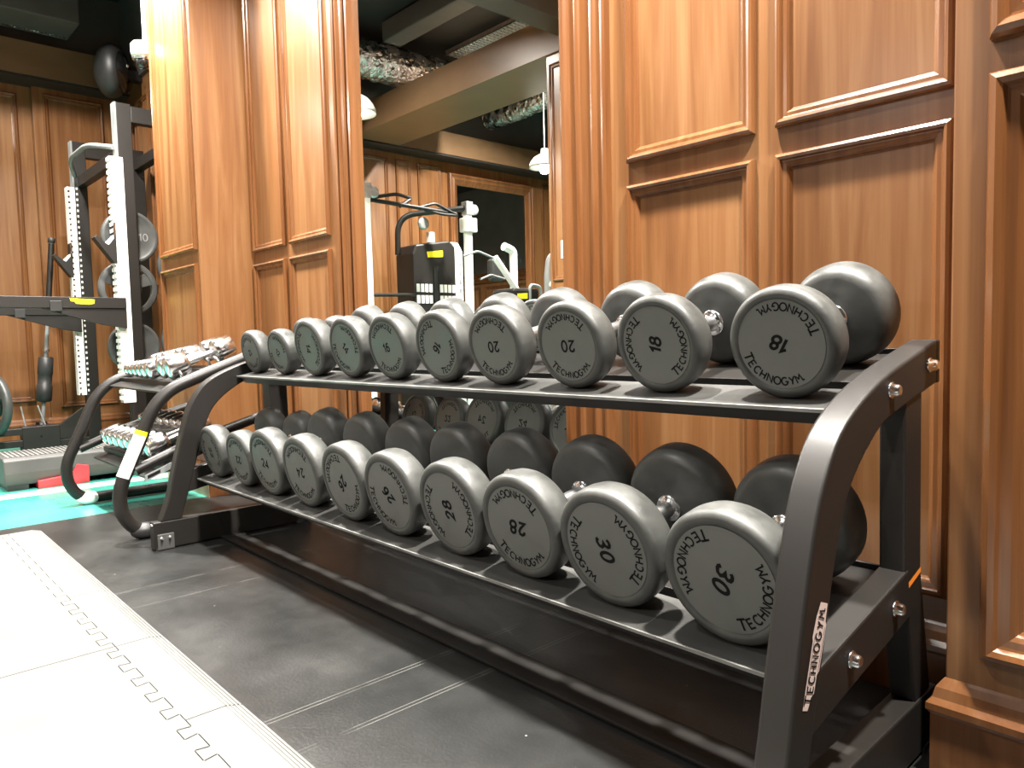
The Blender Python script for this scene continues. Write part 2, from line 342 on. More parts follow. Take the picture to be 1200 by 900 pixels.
PROF = [(0, 0), (0, .010), (.003, .017), (.009, .0205), (.015, .018), (.018, .012), (.021, .011), (.029, .0105), (.034, .007), (.036, .003), (.040, .0)]
def scale_prof(k, h=1): return [(d * k, y * h) for d, y in PROF]
back = lambda y: (lambda u, w, h: (u, y - h, w))
leftw = lambda x: (lambda u, w, h: (x + h, u, w))
def moulding(parent, mp, u0, u1, w0, w1, prof=PROF):
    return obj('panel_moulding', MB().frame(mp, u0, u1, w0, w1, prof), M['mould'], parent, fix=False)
zu, zl, zb = H + .482, H + .419, H - .572       # bottom of upper panels, top and bottom of lower panels
def panels(parent, mp, cols, prof=PROF, top=TOP - .25, a=zu, b=zl, c=zb):
    for u0, u1 in cols:
        moulding(parent, mp, u0, u1, a, top, prof); moulding(parent, mp, u0, u1, c, b, prof)
panels(wb, back(YW), [(-3.845, -3.475), (-3.425, -3.025), (-1.325, -.933), (-.878, -.497), (1.2, 1.6), (1.7, 2.1)], top=TOP - .9)
panels(pl, back(YP), [(-4.445, -3.895)], top=H + 2.1, a=H + .487, b=H + .418)
moulding(pr, back(YP), -.362, .62, H - .563, H + .405, scale_prof(1.5, 1.3)); moulding(pr, back(YP), -.362, .62, H + .458, TOP - .9, scale_prof(1.5, 1.3))
panels(wr, back(2.026), [(-7.14, -6.97), (-6.90, -6.53), (-6.45, -6.05), (-5.98, -5.5), (-5.42, -4.95)], top=H + 2.08, a=H + .5, b=H + .43)
moulding(wl, leftw(-7.2), 1.39, 1.84, H - .51, H + 2.11, scale_prof(1.1))
for u0, u1 in ((.45, 1.22), (-.3, .38), (-.93, -.37), (-1.44, -1.02), (-1.76, -1.55), (-2.2, -1.86), (-4.5, -3.95), (-5.2, -4.6), (-5.9, -5.3)):
    moulding(wl, leftw(-7.26), u0, u1, H - .45, H + 2.09, scale_prof(1.1))
frontw = lambda u, w, h: (u, -6.4 + h, w)
for k in range(11):
    u = -7.0 + k * 1.0
    moulding(wf, frontw, u, u + .85, H - .45, H + .3, scale_prof(1.4)); moulding(wf, frontw, u, u + .85, H + .4, H + 1.02, scale_prof(1.4))
struct(obj('trim_5', MB().box(-7.16, 3.99, -6.4, -6.38, H + 1.2, TOP), M['greydark']))
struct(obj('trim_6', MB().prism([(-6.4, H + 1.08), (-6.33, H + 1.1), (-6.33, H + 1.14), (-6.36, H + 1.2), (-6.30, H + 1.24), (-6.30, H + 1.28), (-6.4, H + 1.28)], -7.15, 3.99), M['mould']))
# skirtings with a moulded cap
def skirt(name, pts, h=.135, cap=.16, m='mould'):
    """pts: run of (x,y) on the wall face; offset is to the right-hand side of travel"""
    mb = MB(); prof = [(0, 0), (.018, 0), (.018, h - .02), (.024, h - .012), (.024, h), (.016, h + .01), (.012, h + .028), (.004, h + .04), (0, h + .045)]
    n = len(pts); P = [Vector((*p, 0)) for p in pts]; rings = []
    for i in range(n):
        def nr(a, b): d = (b - a).normalized(); return Vector((d.y, -d.x, 0))
        if i == 0: nn = nr(P[0], P[1])
        elif i == n - 1: nn = nr(P[-2], P[-1])
        else:
            a, b = nr(P[i - 1], P[i]), nr(P[i], P[i + 1]); nn = (a + b); nn = nn / nn.dot(a)
        rings.append([tuple(P[i] + nn * d + Vector((0, 0, z))) for d, z in prof])
    v = [q for r in rings for q in r]; k = len(prof); fs = []
    for i in range(n - 1):
        for j in range(k - 1): fs.append((i * k + j, i * k + j + 1, (i + 1) * k + j + 1, (i + 1) * k + j))
    fs += [tuple(range(k)), tuple(range((n - 1) * k, n * k))]
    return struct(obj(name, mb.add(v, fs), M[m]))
skirt('baseboard_back', [(-3.87, YW), (-.416, YW)], h=.125)
skirt('baseboard_pier_right', [(-.416, YW), (-.416, YP), (.9, YP), (.9, 1.75)], h=.135)
bl = skirt('baseboard_pier_left', [(-4.48, 2.0), (-4.48, YP), (-3.87, YP), (-3.87, YW)], h=.135)
obj('skirting_face', MB().box(-4.49, -3.853, YP - .0215, YP - .0185, .0, .12), M['beige'], bl)  # thin beige face over the front of the pier skirting
skirt('baseboard_recess', [(-7.2, 2.026), (-4.48, 2.026)], h=.14)
skirt('baseboard_left', [(-7.26, -6.4), (-7.26, 1.32), (-7.2, 1.32), (-7.2, 2.026)], h=.16)
# soffit and beams
up = MB().box(-7.2, -7.17, -6.4, 2.02, H + 2.44, TOP).box(-7.17, -4.48, 2.0, 2.026, H + 2.25, TOP)
struct(obj('trim_4', up, M['greydark']))
so = struct(obj('trim_1', MB().box(-7.26, -6.99, -6.4, 2.02, H + 2.18, H + 2.44), M['brown']))
obj('soffit_shade', MB().box(-7.255, -7.0, -6.39, 2.01, H + 2.158, H + 2.182), M['darkstrip'], so)  # dark slab that paints the shade on the soffit underside
struct(obj('trim_2', MB().box(-6.985, 3.99, -1.43, -.83, H + 2.174, H + 2.458), M['brown']))
struct(obj('trim_3', MB().box(-3.77, -3.56, -.828, 1.68, H + 2.176, H + 2.46), M['brownshade']))
# panelled column carrying the beam (seen in the mirror)
col = struct(obj('wall_column', MB().box(-4.1, -3.5, -1.41, -.85, 0, H + 2.172), M['wood'], bevel=.004))
colm = lambda u, w, h: (u, -.85 + h, w)
moulding(col, colm, -4.06, -3.54, H + .43, H + 2.1); moulding(col, colm, -4.06, -3.54, H - .57, H + .36)

# ------------------------------------------------------------------ big wall mirror with fluted casing
wm = thing('wall_mirror', 'tall wall mirror with fluted cherry casings behind the dumbbell rack', 'mirror', (-2.16, YW, .17))
ztop = TOP - .02
obj('mirror_glass', MB().box(-2.765, -1.553, YW - .008, YW - .002, .175, ztop), M['mirror'], wm)
def casing(x0, flip):
    w = .168; pr_ = [(0, 0), (0, .034), (.006, .038), (.020, .038), (.026, .030), (.030, .022), (.048, .020), (.052, .028), (.060, .031), (.068, .028), (.072, .022), (.108, .020),
                     (.113, .027), (.120, .029), (.126, .024), (.130, .018), (.146, .016), (.150, .024), (.158, .026), (.165, .02), (.168, 0)]
    return MB().prism([(x0 + (d if not flip else -d), YW - h) for d, h in pr_], .172, ztop, 'z')
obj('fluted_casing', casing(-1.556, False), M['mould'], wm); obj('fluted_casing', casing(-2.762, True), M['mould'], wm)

# framed mirror on the far left wall
m2 = thing('framed_mirror', 'large wood-framed mirror on the far wall, seen only in reflection', 'mirror', (-7.25, -3.0, .2))
obj('mirror_glass', MB().box(-7.256, -7.25, -3.62, -2.44, .2, H + 1.9), M['mirror'], m2)
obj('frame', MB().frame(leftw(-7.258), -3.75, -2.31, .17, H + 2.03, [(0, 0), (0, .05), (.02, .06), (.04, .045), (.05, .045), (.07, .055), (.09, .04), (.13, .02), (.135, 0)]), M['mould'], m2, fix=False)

# ------------------------------------------------------------------ floor items: pale foam tiles
def jig(x0, x1, y, n, d, up):
    """jigsaw edge along x from x0 to x1 as points"""
    pts = [(x0, y)]; step = (x1 - x0) / n
    for k in range(n):
        a = x0 + k * step; g = .0016 * up
        pts += [(a + step * .32 - g, y), (a + step * .26 - g, y + d), (a + step * .74 + g, y + d), (a + step * .68 + g, y)]
    return pts + [(x1, y)]
tiles = []
ty = .492
xs = [-3.72, -3.14, -2.62, -2.095, -1.57, -1.05, -.52, .01, .54]
for i in range(len(xs) - 1):
    x0, x1 = xs[i] + .0018, xs[i + 1] - .0018
    A = jig(x0, x1, ty + .0012, 5, -.028, 1)
    poly = A + [(x1, .612), (x0, .612)]
    mb = MB(); n = len(poly)
    # body with a ramped outer edge
    body = A + [(x1, .575), (x0, .575)]
    mb.prism(body, .0, .012, 'z'); mb.prism([(.575, 0), (.612, 0), (.612, .002), (.575, .012)], x0, x1, 'x')
    o = obj('foam_mat_edging', mb, M['white_mat'], loc=((x0 + x1) / 2, .55, 0))
    for k in range(4):
        obj('ridge', MB().box(x0, x1, .577 + k * .009, .5795 + k * .009, .0, .0125 - .0022 * k), M['white_mat'], o, loc=((x0 + x1) / 2, .55, 0))
    tiles.append(o)
words = ['at its far left end', 'second from its far left end', 'third from its far left end', 'fourth from its far left end', 'fifth from its far left end', 'sixth from its far left end', 'seventh from its far left end', 'nearest the camera']
for o, w in zip(tiles, words): tag(o, 'ridged edge strip of the pale foam mat, ' + w, 'mat edging', 'edge strips of the pale foam mat')
xs2 = [-3.72, -3.14, -2.095, -1.05, .01, 1.07]
nm = ['narrow pale foam tile at the far left end of the mat', 'pale foam tile left of the long cross seam', 'pale foam tile at the bottom left of the picture',
      'pale foam tile right of the lower cross seam', 'pale foam tile at the near end']
for i in range(5):
    x0, x1 = xs2[i] + .002, xs2[i + 1] - .002; n = max(2, round((x1 - x0) / .105))
    if i == 0: n = 5
    else: n = 10
    # match the teeth of the edging
    A = []
    for a, b in [(xs[j], xs[j + 1]) for j in range(len(xs) - 1) if xs[j] >= xs2[i] - .01 and xs[j + 1] <= xs2[i + 1] + .01]:
        A += jig(a + .002, b - .002, ty - .001, 5, -.028, -1)
    if not A: A = [(x0, ty - .001), (x1, ty - .001)]
    for r, (yb, lab) in enumerate([(-.56, ''), (-1.61, ' in the second row')]):
        if r == 0: poly = A + [(x1, yb), (x0, yb)]
        else: poly = [(x0, -.563), (x1, -.563), (x1, yb), (x0, yb)]
        if r == 1 and i not in (1, 2): continue
        o = obj('foam_mat_tile', MB().prism(poly, 0, .012, 'z'), M['white_mat'], loc=((x0 + x1) / 2, (ty + yb) / 2, 0))
        tag(o, nm[i] + lab, 'foam mat', 'pale interlocking foam tiles')

# ------------------------------------------------------------------ dumbbell rack
XI, XO = -.515, -.465          # near frame
FI, FO = -3.0, -3.05           # far frame
rack = thing('dumbbell_rack', 'long black steel two-tier dumbbell rack with curved end frames', 'rack', (-1.76, 1.2, 0))
def smooth2(A, n=4):
    out = []
    for i in range(len(A) - 1):
        p0, p1, p2, p3 = A[max(i - 1, 0)], A[i], A[i + 1], A[min(i + 2, len(A) - 1)]
        for k in range(n):
            t = k / n; q = []
            for c in (0, 1):
                q.append(.5 * ((2 * p1[c]) + (-p0[c] + p2[c]) * t + (2 * p0[c] - 5 * p1[c] + 4 * p2[c] - p3[c]) * t * t + (-p0[c] + 3 * p1[c] - 3 * p2[c] + p3[c]) * t ** 3))
            out.append(tuple(q))
    return out + [tuple(A[-1])]
fr = [(.888, -.687), (.923, -.60), (.953, -.475), (1.003, -.295), (1.043, -.207), (1.107, -.141), (1.237, -.085), (1.402, -.045), (1.50, -.024)]
re = [(.968, -.687), (.995, -.60), (1.033, -.475), (1.084, -.31), (1.137, -.229), (1.229, -.165), (1.30, -.143), (1.437, -.116), (1.50, -.104)]
fr = [(y, z + H) for y, z in smooth2(fr)]; re = [(y, z + H) for y, z in smooth2(re)]
def side(xa, xb, out):
    """xa inner face, xb outer face; out = +1 when the outer side looks to +x"""
    x0, x1 = min(xa, xb), max(xa, xb)
    up = MB().strip(fr, re, x0, x1); o = obj('upright', up, M['steel'], rack, bevel=.005, segs=3, smooth_ang=35)
    obj('arch_end_cap', MB().box(x0, x1, 1.4995, 1.515, H - .104, H - .024), M['steel'], rack, bevel=.003)
    post = MB().prism([(1.352, H - .105), (1.432, H - .115), (1.437, H - .44), (1.495, H - .687), (1.415, H - .687), (1.358, H - .44)], x0 + .003, x1 - .003)
    p = obj('rear_post', post, M['steel'], rack, bevel=.004)
    cb = [(1.02, -.493), (1.372, -.427), (1.385, -.515), (.995, -.585)]
    obj('cross_arm', MB().prism([(y, z + H) for y, z in cb], x0 + .001, x1 - .001), M['steel'], rack, bevel=.004)
    foot = obj('foot_beam', MB().box(x0, x1, .862, 1.52, H - .797 + .004, H - .686), M['steel'], rack, bevel=.004)
    obj('rubber_foot', MB().box(x0 - .002, x1 + .002, .868, .93, 0, .012), M['rubber'], foot, loc=rack.location); obj('rubber_foot', MB().box(x0 - .002, x1 + .002, 1.45, 1.51, 0, .012), M['rubber'], foot, loc=rack.location)
    return o, p, foot
def fixloc(o): return o
near_up, near_post, near_foot = side(XI, XO, 1)
far_up, far_post, far_foot = side(FI, FO, -1)
def bolt(x, y, z, d, parent, r=.011):
    mb = MB().lathe([(0, r * 1.25), (.002, r * 1.25), (.0022, r * .95), (.012, r * .9), (.0145, r * .65)], 6 if False else 18, (x, y, z), (d, 0, 0))
    o = obj('bolt', mb, M['chrome'], parent, loc=rack.location); return o
for y, z in ((1.281, -.103), (1.461, -.069)): bolt(XO, y, H + z, 1, near_up)
for y, z in ((1.13, -.512), (1.309, -.48)): bolt(XO, y, H + z, 1, near_up)
for y, z in ((1.281, -.103), (1.461, -.069), (1.13, -.512), (1.309, -.48)): bolt(FO, y, H + z, -1, far_up)
bolt(FI, 1.11, H - .40, 1, far_up, .006)
# small grey anchor plate on the far foot
pt = obj('anchor_plate', MB().box(FI, FI + .006, .872, .935, .002, .064), M['stepgrey'], far_foot, loc=rack.location, bevel=.006)
for y in (.888, .918): bolt(FI + .006, y, .048, 1, far_foot, .005)
bolt(FI - .02, .86, .10, 1, far_foot, .004)
# shelves
U0, L0 = (1.255, H - .126), (1.0757, H - .5264)
def sh(P, s, n=0): return (P[0] + s * ct - n * st_, P[1] + s * st_ + n * ct)
def shelf(P, name, s_rear):
    x0, x1 = FI + .0, XI
    for a, b, c in ((x0, (x0 + x1) / 2 - .30, 0), ((x0 + x1) / 2 - .298, x1, 0)):
        pf = [sh(P, -.040, 0), sh(P, .085, 0), sh(P, .085, -.012), sh(P, -.028, -.012), sh(P, -.028, -.006), sh(P, -.040, -.006)]
        o = obj('front_shelf_plate', MB().prism(pf, a, b), M['shelf'], rack, bevel=.0015)
    obj('edge_strip', MB().prism([sh(P, -.0425, .0005), sh(P, -.0395, .001), sh(P, -.0395, -.0065), sh(P, -.0425, -.006)], x0, x1), M['lip'], rack)
    obj('front_rail', MB().prism([sh(P, -.031, -.0065), sh(P, .03, -.0125), sh(P, .03, -.036), sh(P, -.016, -.036)], x0, x1), M['steel'], rack, bevel=.002)
    pr2 = [sh(P, s_rear, 0.0), sh(P, .345, 0), sh(P, .345, .012), sh(P, .35, .012), sh(P, .35, -.035), sh(P, .344, -.035), sh(P, .344, -.004), sh(P, s_rear + .004, -.004), sh(P, s_rear + .004, -.03), sh(P, s_rear, -.03)]
    obj('rear_shelf_plate', MB().prism(pr2, x0, x1), M['steel'], rack, bevel=.0012)
shelf(U0, 'upper', .132); shelf(L0, 'lower', .112)
obj('floor_rail', MB().box(FI, XI, 1.115, 1.21, .002, .012), M['matblack'], rack, bevel=.003)
# logo plate on the near upright
def logo_plate(parent):
    c = Vector((XO + .0008, 1.0035, H - .466)); up = Vector((0, .052, .142)).normalized(); wd = Vector((0, up.z, -up.y))
    mp = lambda x, y, e=0: tuple(c + up * x + wd * (-y * 1.45) + Vector((e, 0, 0)))     # x runs up the post, y towards its front
    L_ = .076
    out = [(-L_, -.002), (-L_ + .0, .009), (.02, .0105), (.025, .0125), (L_ - .02, .0105), (L_ - .012, .0125 - .004), (L_, .006), (L_, -.010), (.05, -.0115), (.046, -.0145), (-.02, -.0145), (-.026, -.0105), (-.052, -.0105), (-.058, -.005), (-.068, -.004)]
    mb = MB().add([mp(x, y) for x, y in out], [tuple(range(len(out)))])
    o = obj('logo_plate', mb, M['pinkish'], parent, loc=rack.location, fix=False)
    tx = MB(); put_text(tx, 'ECHNOGYM', .0125, lambda x, y: mp(x + .009, y - .0065, .0006), th=.2, wide=1.05, gap=.34)
    put_text(tx, 'T', .0165, lambda x, y: mp(x - .0615, y - .0085, .0006), th=.17, wide=.95)
    tx.add([mp(-.066, .0072, .0006), (mp(.03, .0085, .0006)), mp(.03, .0078, .0006), mp(-.066, .0064, .0006)], [(0, 1, 2, 3)])
    tx.add([mp(-.02, -.011, .0006), (mp(.042, -.011, .0006)), mp(.042, -.0118, .0006), mp(-.02, -.0118, .0006)], [(0, 1, 2, 3)])
    obj('logo_lettering', tx, M['ink'], parent, loc=rack.location, fix=False)
logo_plate(near_up)
obj('warning_sticker', MB().prism([(1.437, H - .452), (1.44, H - .452), (1.44, H - .44), (1.437, H - .44)], 0, 1), M['orange']) if False else None
obj('warning_sticker', MB().add([(XO - .002, 1.373, H - .463), (XO - .002, 1.434, H - .446), (XO - .002, 1.433, H - .436), (XO - .002, 1.372, H - .452)], [(0, 1, 2, 3)]), M['orange'], near_post, loc=rack.location, fix=False)

# ------------------------------------------------------------------ dumbbells
LEN = .298
protos = {}
def head_profile(R, y0, th, outer):
    """(along, radius) from the outer face inwards; outer=+1 builds outer face at y0 going +y"""
    lr = R * .80; p = [(.003, .001), (.003, lr), (0, lr + .002), (0, R - .013), (.002, R - .007), (.006, R - .0025), (.013, R), (th - .034, R - .0005), (th - .018, R - .004), (th - .007, R - .010), (th - .001, R - .018), (th, R - .026), (th + .004, R * .55), (th + .006, .03), (th + .006, .001)]
    return [(y0 + outer * a, r) for a, r in p]
def make_dumbbell(kg, R, first=False):
    t = thing('dumbbell', '', 'dumbbell', (0, 0, 0), 'rubber dumbbells on the two-tier rack'); t['_w'] = 0
    th = .068 + (R - .088) * .3; seg = 64
    obj('head', MB().lathe(head_profile(R, 0, th, 1), seg), M['urethane'], t); obj('head', MB().lathe(head_profile(R, LEN, th, -1), seg), M['urethane'], t)
    obj('handle', MB().lathe([(th + .004, .0175), (LEN / 2, .0185), (LEN - th - .004, .0175)], 32), M['knurl'], t)
    for s, d in ((th + .005, 1), (LEN - th - .005, -1)):
        obj('collar', MB().lathe([(s, .029), (s + d * .004, .029), (s + d * .006, .027), (s + d * .006, .0205), (s + d * .010, .0195), (s + d * .010, .017)], 32), M['chrome'], t)
    rl = R * .80
    for y, sgn in ((.0022, 1), (LEN - .0022, -1)):
        mpf = (lambda x, z, e=0: (x, .0022 - e, z)) if sgn > 0 else (lambda x, z, e=0: (-x, LEN - .0022 + e, z))
        d = MB(); n = 56
        d.add([mpf(0, 0)] + [mpf(rl * .992 * math.cos(2 * PI * k / n), rl * .992 * math.sin(2 * PI * k / n)) for k in range(n)], [(0, k + 1, (k + 1) % n + 1) for k in range(n)])
        lb = obj('label_disc', d, M['label'], t, fix=False)
        it = kg in ('18', '28', '30', '26')
        obj('number', put_text(MB(), kg, R * .245, lambda x, z: mpf(x, z - R * .122, .0004), th=.23 if it else .19, shear=.16 if it else 0, gap=.22), M['ink'], lb, fix=False)
        for rot in (0, PI): obj('brand_lettering', arc_text(MB(), 'TECHNOGYM', R * .73, R * .135, math.radians(108), rot, lambda x, z: mpf(x, z, .0004)), M['ink'], lb, fix=False)
    return t
def place(kg, R, x, P, roll, label, refR, c0, idx):
    key = (kg, R)
    if key not in protos: protos[key] = make_dumbbell(kg, R); t = protos[key]
    else: t = dup(protos[key])
    n = Vector((0, -st_, ct)); c = Vector((x, c0[0], c0[1])) + n * (R - refR)
    t.matrix_world = Matrix.Translation(c) @ Matrix.Rotation(TILT, 4, 'X') @ Matrix.Rotation(-math.radians(roll), 4, 'Y')
    t['label'] = label
def spaced(ts, k, Rs):
    xs = [a * k for a in ts]; n = len(xs)
    reg = [-2.913 + (2.913 - .637) * i / (n - 1) for i in range(n)]
    x = [.65 * a + .35 * b for a, b in zip(xs, reg)]; x[0], x[-1] = xs[0], xs[-1]
    for _ in range(60):
        for i in range(n - 1):
            g = Rs[i] + Rs[i + 1] + .004 - (x[i + 1] - x[i])
            if g > 0: x[i] -= g / 2; x[i + 1] += g / 2
    return x
up_t = [-2.361, -2.157, -1.952, -1.742, -1.546, -1.338, -1.150, -.938, -.742, -.516]
up_R = [.088, .088, .103, .103, .103, .103, .103, .103, .103, .103]
up_k = ['12', '12', '14', '14', '16', '16', '20', '20', '18', '18']
up_r = [195, -38, -98, -52, 10, 235, 182, 180, 86, 158]
lo_t = [-2.755, -2.489, -2.276, -2.028, -1.769, -1.561, -1.293, -1.088, -.855, -.611]
lo_R = [.104, .104, .1175, .1175, .1175, .1175, .119, .119, .1205, .1205]
lo_k = ['22', '22', '24', '24', '26', '26', '28', '28', '30', '30']
lo_r = [-85, 178, -8, 182, 222, 132, 100, 178, -80, -112]
up_lab = ['small grey 12 dumbbell at the far left end of the upper shelf', 'small grey 12 dumbbell second from the left on the upper shelf',
          'grey 14 dumbbell on the upper shelf, right beside the small 12s', 'grey 14 dumbbell on the upper shelf, between the other 14 and a 16',
          'grey 16 dumbbell on the upper shelf with its number upright', 'grey 16 dumbbell on the upper shelf, number upside down, beside a 20',
          'grey 20 dumbbell on the upper shelf, next to the 16s', 'grey 20 dumbbell on the upper shelf, next to the 18s',
          'grey 18 dumbbell on the upper shelf with its number reading upwards', 'grey 18 dumbbell at the near right end of the upper shelf, number upside down']
lo_lab = ['grey 22 dumbbell at the far left end of the lower shelf, beside the far upright', 'grey 22 dumbbell second from the left on the lower shelf',
          'grey 24 dumbbell on the lower shelf with its number upright', 'grey 24 dumbbell on the lower shelf with its number upside down',
          'grey 26 dumbbell on the lower shelf, next to the 24s', 'grey 26 dumbbell on the lower shelf, next to the 28s',
          'grey 28 dumbbell on the lower shelf with its number reading upwards', 'grey 28 dumbbell on the lower shelf with its number upside down',
          'grey 30 dumbbell on the lower shelf, second from the near right end', 'grey 30 dumbbell at the near right end of the lower shelf behind the upright']
for i, x in enumerate(spaced(up_t, 1.234, up_R)): place(up_k[i], up_R[i], x, U0, up_r[i], up_lab[i], .103, (1.234, H - .025), i)
for i, x in enumerate(spaced(lo_t, 1.051, lo_R)): place(lo_k[i], lo_R[i], x, L0, lo_r[i], lo_lab[i], .119, (1.051, H - .410), i)

# ------------------------------------------------------------------ rack of chrome dumbbells
cr = thing('chrome_dumbbell_rack', 'small black tubular rack of chrome dumbbells beyond the long rack', 'rack', (-3.71, 1.15, 0))
loopp = [(1.46, -.03), (1.19, -.125), (1.03, -.185), (.955, -.26), (.895, -.40), (.812, -.58), (.812, -.68), (.87, -.765), (1.0, -.767), (1.46, -.767)]
for X in (-3.25, -4.18):
    pts = fillet([(X, y, z + H) for y, z in loopp], .07)
    lp = obj('side_loop', MB().tube(pts, .027, 18), M['steel'], cr)
    mr = obj('side_rail', MB().tube([(X, .875, H - .512), (X, 1.10, H - .425), (X, 1.44, H - .33)], .022, 14), M['steel'], cr)
    obj('rear_leg', MB().box(X - .024, X + .024, 1.44, 1.49, .004, H - .01), M['steel'], cr, bevel=.004)
    if X == -3.25:
        obj('size_plate', MB().prism([(.905, H - .535), (1.06, H - .475), (1.06, H - .50), (.905, H - .56)], X + .01, X + .024), M['greypaint'], mr, loc=cr.location)
        obj('size_print', MB().prism([(.915, H - .535), (.965, H - .516), (.965, H - .53), (.915, H - .549)], X + .024, X + .0246), M['ink'], mr, loc=cr.location)
        d = Vector((0, .083, .18)).normalized()
        tp = MB().tube([Vector((X, .83, H - .535)), Vector((X, .905, H - .37))], .0282, 18); obj('glare_label', tp, M['white'], lp, loc=cr.location)  # white strip on the tube: a label with glare painted in
        tp = MB().tube([Vector((X, .905, H - .37)), Vector((X, .912, H - .352))], .0284, 18); obj('yellow_tape', tp, M['yellow'], lp, loc=cr.location)
    obj('floor_joint', MB().sphere((X, .90, H - .765), .038, sc=(1, 1.5, .9)), M['white' if X < -4 else 'rubber'], lp, loc=cr.location)
def tier(y0, z0, y1, z1, nm_):
    for y, z in ((y0, z0), (y1, z1)):
        obj('tier_rail', MB().box(-4.18, -3.25, y - .018, y + .018, z + H - .045, z + H - .02), M['steel'], cr, bevel=.003)
tier(1.09, -.142, 1.25, -.092, 'upper'); tier(1.0, -.49, 1.17, -.425, 'lower')
CT = math.radians(19)
def cdb(r, L, hl=.055):
    t = thing('chrome_dumbbell', '', 'dumbbell', (0, 0, 0), 'chrome dumbbells on the small rack'); t['_w'] = 0
    for s in (-1, 1):
        a = s * (L / 2 - hl)
        p = [(a, r * .45), (a + s * .002, r * .8), (a + s * .006, r * .97), (a + s * hl * .3, r), (a + s * (hl - .005), r * .98), (a + s * (hl + .001), r * .86), (a + s * (hl + .006), r * .6), (a + s * (hl + .009), r * .3), (a + s * (hl + .01), r * .03)]
        obj('head', MB().lathe(p, 28), M['chrome'], t)
    obj('handle', MB().lathe([(-(L / 2 - hl), .0125), (0, .015), (L / 2 - hl, .0125)], 20), M['knurl'], t)
    return t
saddle = MB().tube(fillet([(0, -.0, -.07), (0, .0, -.03), (.028, 0, -.004), (.04, 0, .004)], .02), .006, 8)
cx_t = [-3.335, -3.45, -3.60, -3.69, -3.775, -3.86, -3.94, -4.02]
cr_t = [.052, .050, .044, .041, .038, .035, .032, .030]
cl_t = [.30, .29, .25, .245, .235, .225, .215, .205]
tlab = ['largest chrome dumbbell at the right end of the upper tier', 'chrome dumbbell second from the right on the upper tier', 'chrome dumbbell third from the right on the upper tier', 'chrome dumbbell fourth from the right on the upper tier',
        'chrome dumbbell fifth from the right on the upper tier', 'chrome dumbbell third from the left on the upper tier', 'chrome dumbbell second from the left on the upper tier', 'smallest chrome dumbbell at the left end of the upper tier']
for i in range(8):
    t = cdb(cr_t[i], cl_t[i], .09 if i < 2 else .08); c = (cx_t[i], 1.19 if i < 2 else 1.165, H - .068 + (.0 if i < 2 else -.012) + (cr_t[i] - .04))
    t.matrix_world = Matrix.Translation(c) @ Matrix.Rotation(CT, 4, 'X'); t['label'] = tlab[i]
for i in range(8):
    x = -3.36 - i * .098; r = .048 - i * .0012
    t = cdb(r, .28, .095); t.matrix_world = Matrix.Translation((x, 1.085, H - .405 + (r - .04))) @ Matrix.Rotation(CT, 4, 'X')
    t['label'] = ['chrome dumbbell at the right end of the lower tier, behind the black upright', 'chrome dumbbell second from the right on the lower tier', 'chrome dumbbell third from the right on the lower tier',
                  'chrome dumbbell fourth from the right on the lower tier', 'chrome dumbbell fourth from the left on the lower tier', 'chrome dumbbell third from the left on the lower tier', 'chrome dumbbell second from the left on the lower tier', 'chrome dumbbell at the left end of the lower tier'][i]
# end caps in teal on two heads of the upper tier and the cradle clips
for (X, r) in ((-3.45, .042), (-3.60, .040)):
    pass
for X in (-3.335, -3.45):
    obj('cradle_clip', MB().tube(fillet([(X + .055, 1.10, H - .165), (X + .055, 1.085, H - .12), (X + .03, 1.08, H - .11), (X - .03, 1.08, H - .112)], .02), .007, 8), M['chrome'], cr)
    obj('cradle_clip', MB().tube(fillet([(X + .055, 1.26, H - .115), (X + .055, 1.245, H - .07), (X + .03, 1.24, H - .06), (X - .03, 1.24, H - .062)], .02), .007, 8), M['chrome'], cr)
obj('tier_tray', MB().prism([(1.02, H - .20), (1.30, H - .10), (1.30, H - .108), (1.02, H - .208)], -4.15, -3.28), M['steel'], cr)
obj('tier_tray', MB().prism([(.93, H - .555), (1.22, H - .45), (1.22, H - .458), (.93, H - .563)], -4.15, -3.28), M['steel'], cr)

# ------------------------------------------------------------------ aerobic step
sb = thing('aerobic_step', 'grey aerobic step platform with red risers on the teal floor', 'step', (-5.07, 1.15, 0))
obj('platform', MB().prism([(-5.27, .10), (-5.255, .172), (-5.23, .185), (-4.90, .185), (-4.875, .172), (-4.865, .10), (-4.885, .03), (-5.25, .03)],   .645, 1.75, 'y'), M['stepgrey'], sb, bevel=.006)
g = MB()
for k in range(44): g.box(-5.225, -4.915, .67 + k * .024, .682 + k * .024, .184, .1885)
obj('grip_surface', g, M['stepgrip'], sb)
for y0 in (.80, 1.42): obj('riser', MB().prism([(y0, .0), (y0 + .26, .0), (y0 + .26, .10), (y0 + .20, .115), (y0 + .17, .06), (y0, .045)], -5.26, -4.858), M['red'], sb, bevel=.003)
for y0 in (.66, 1.22): obj('foot_strip', MB().box(-5.27, -4.89, y0, y0 + .1, 0, .032), M['rubber'], sb)

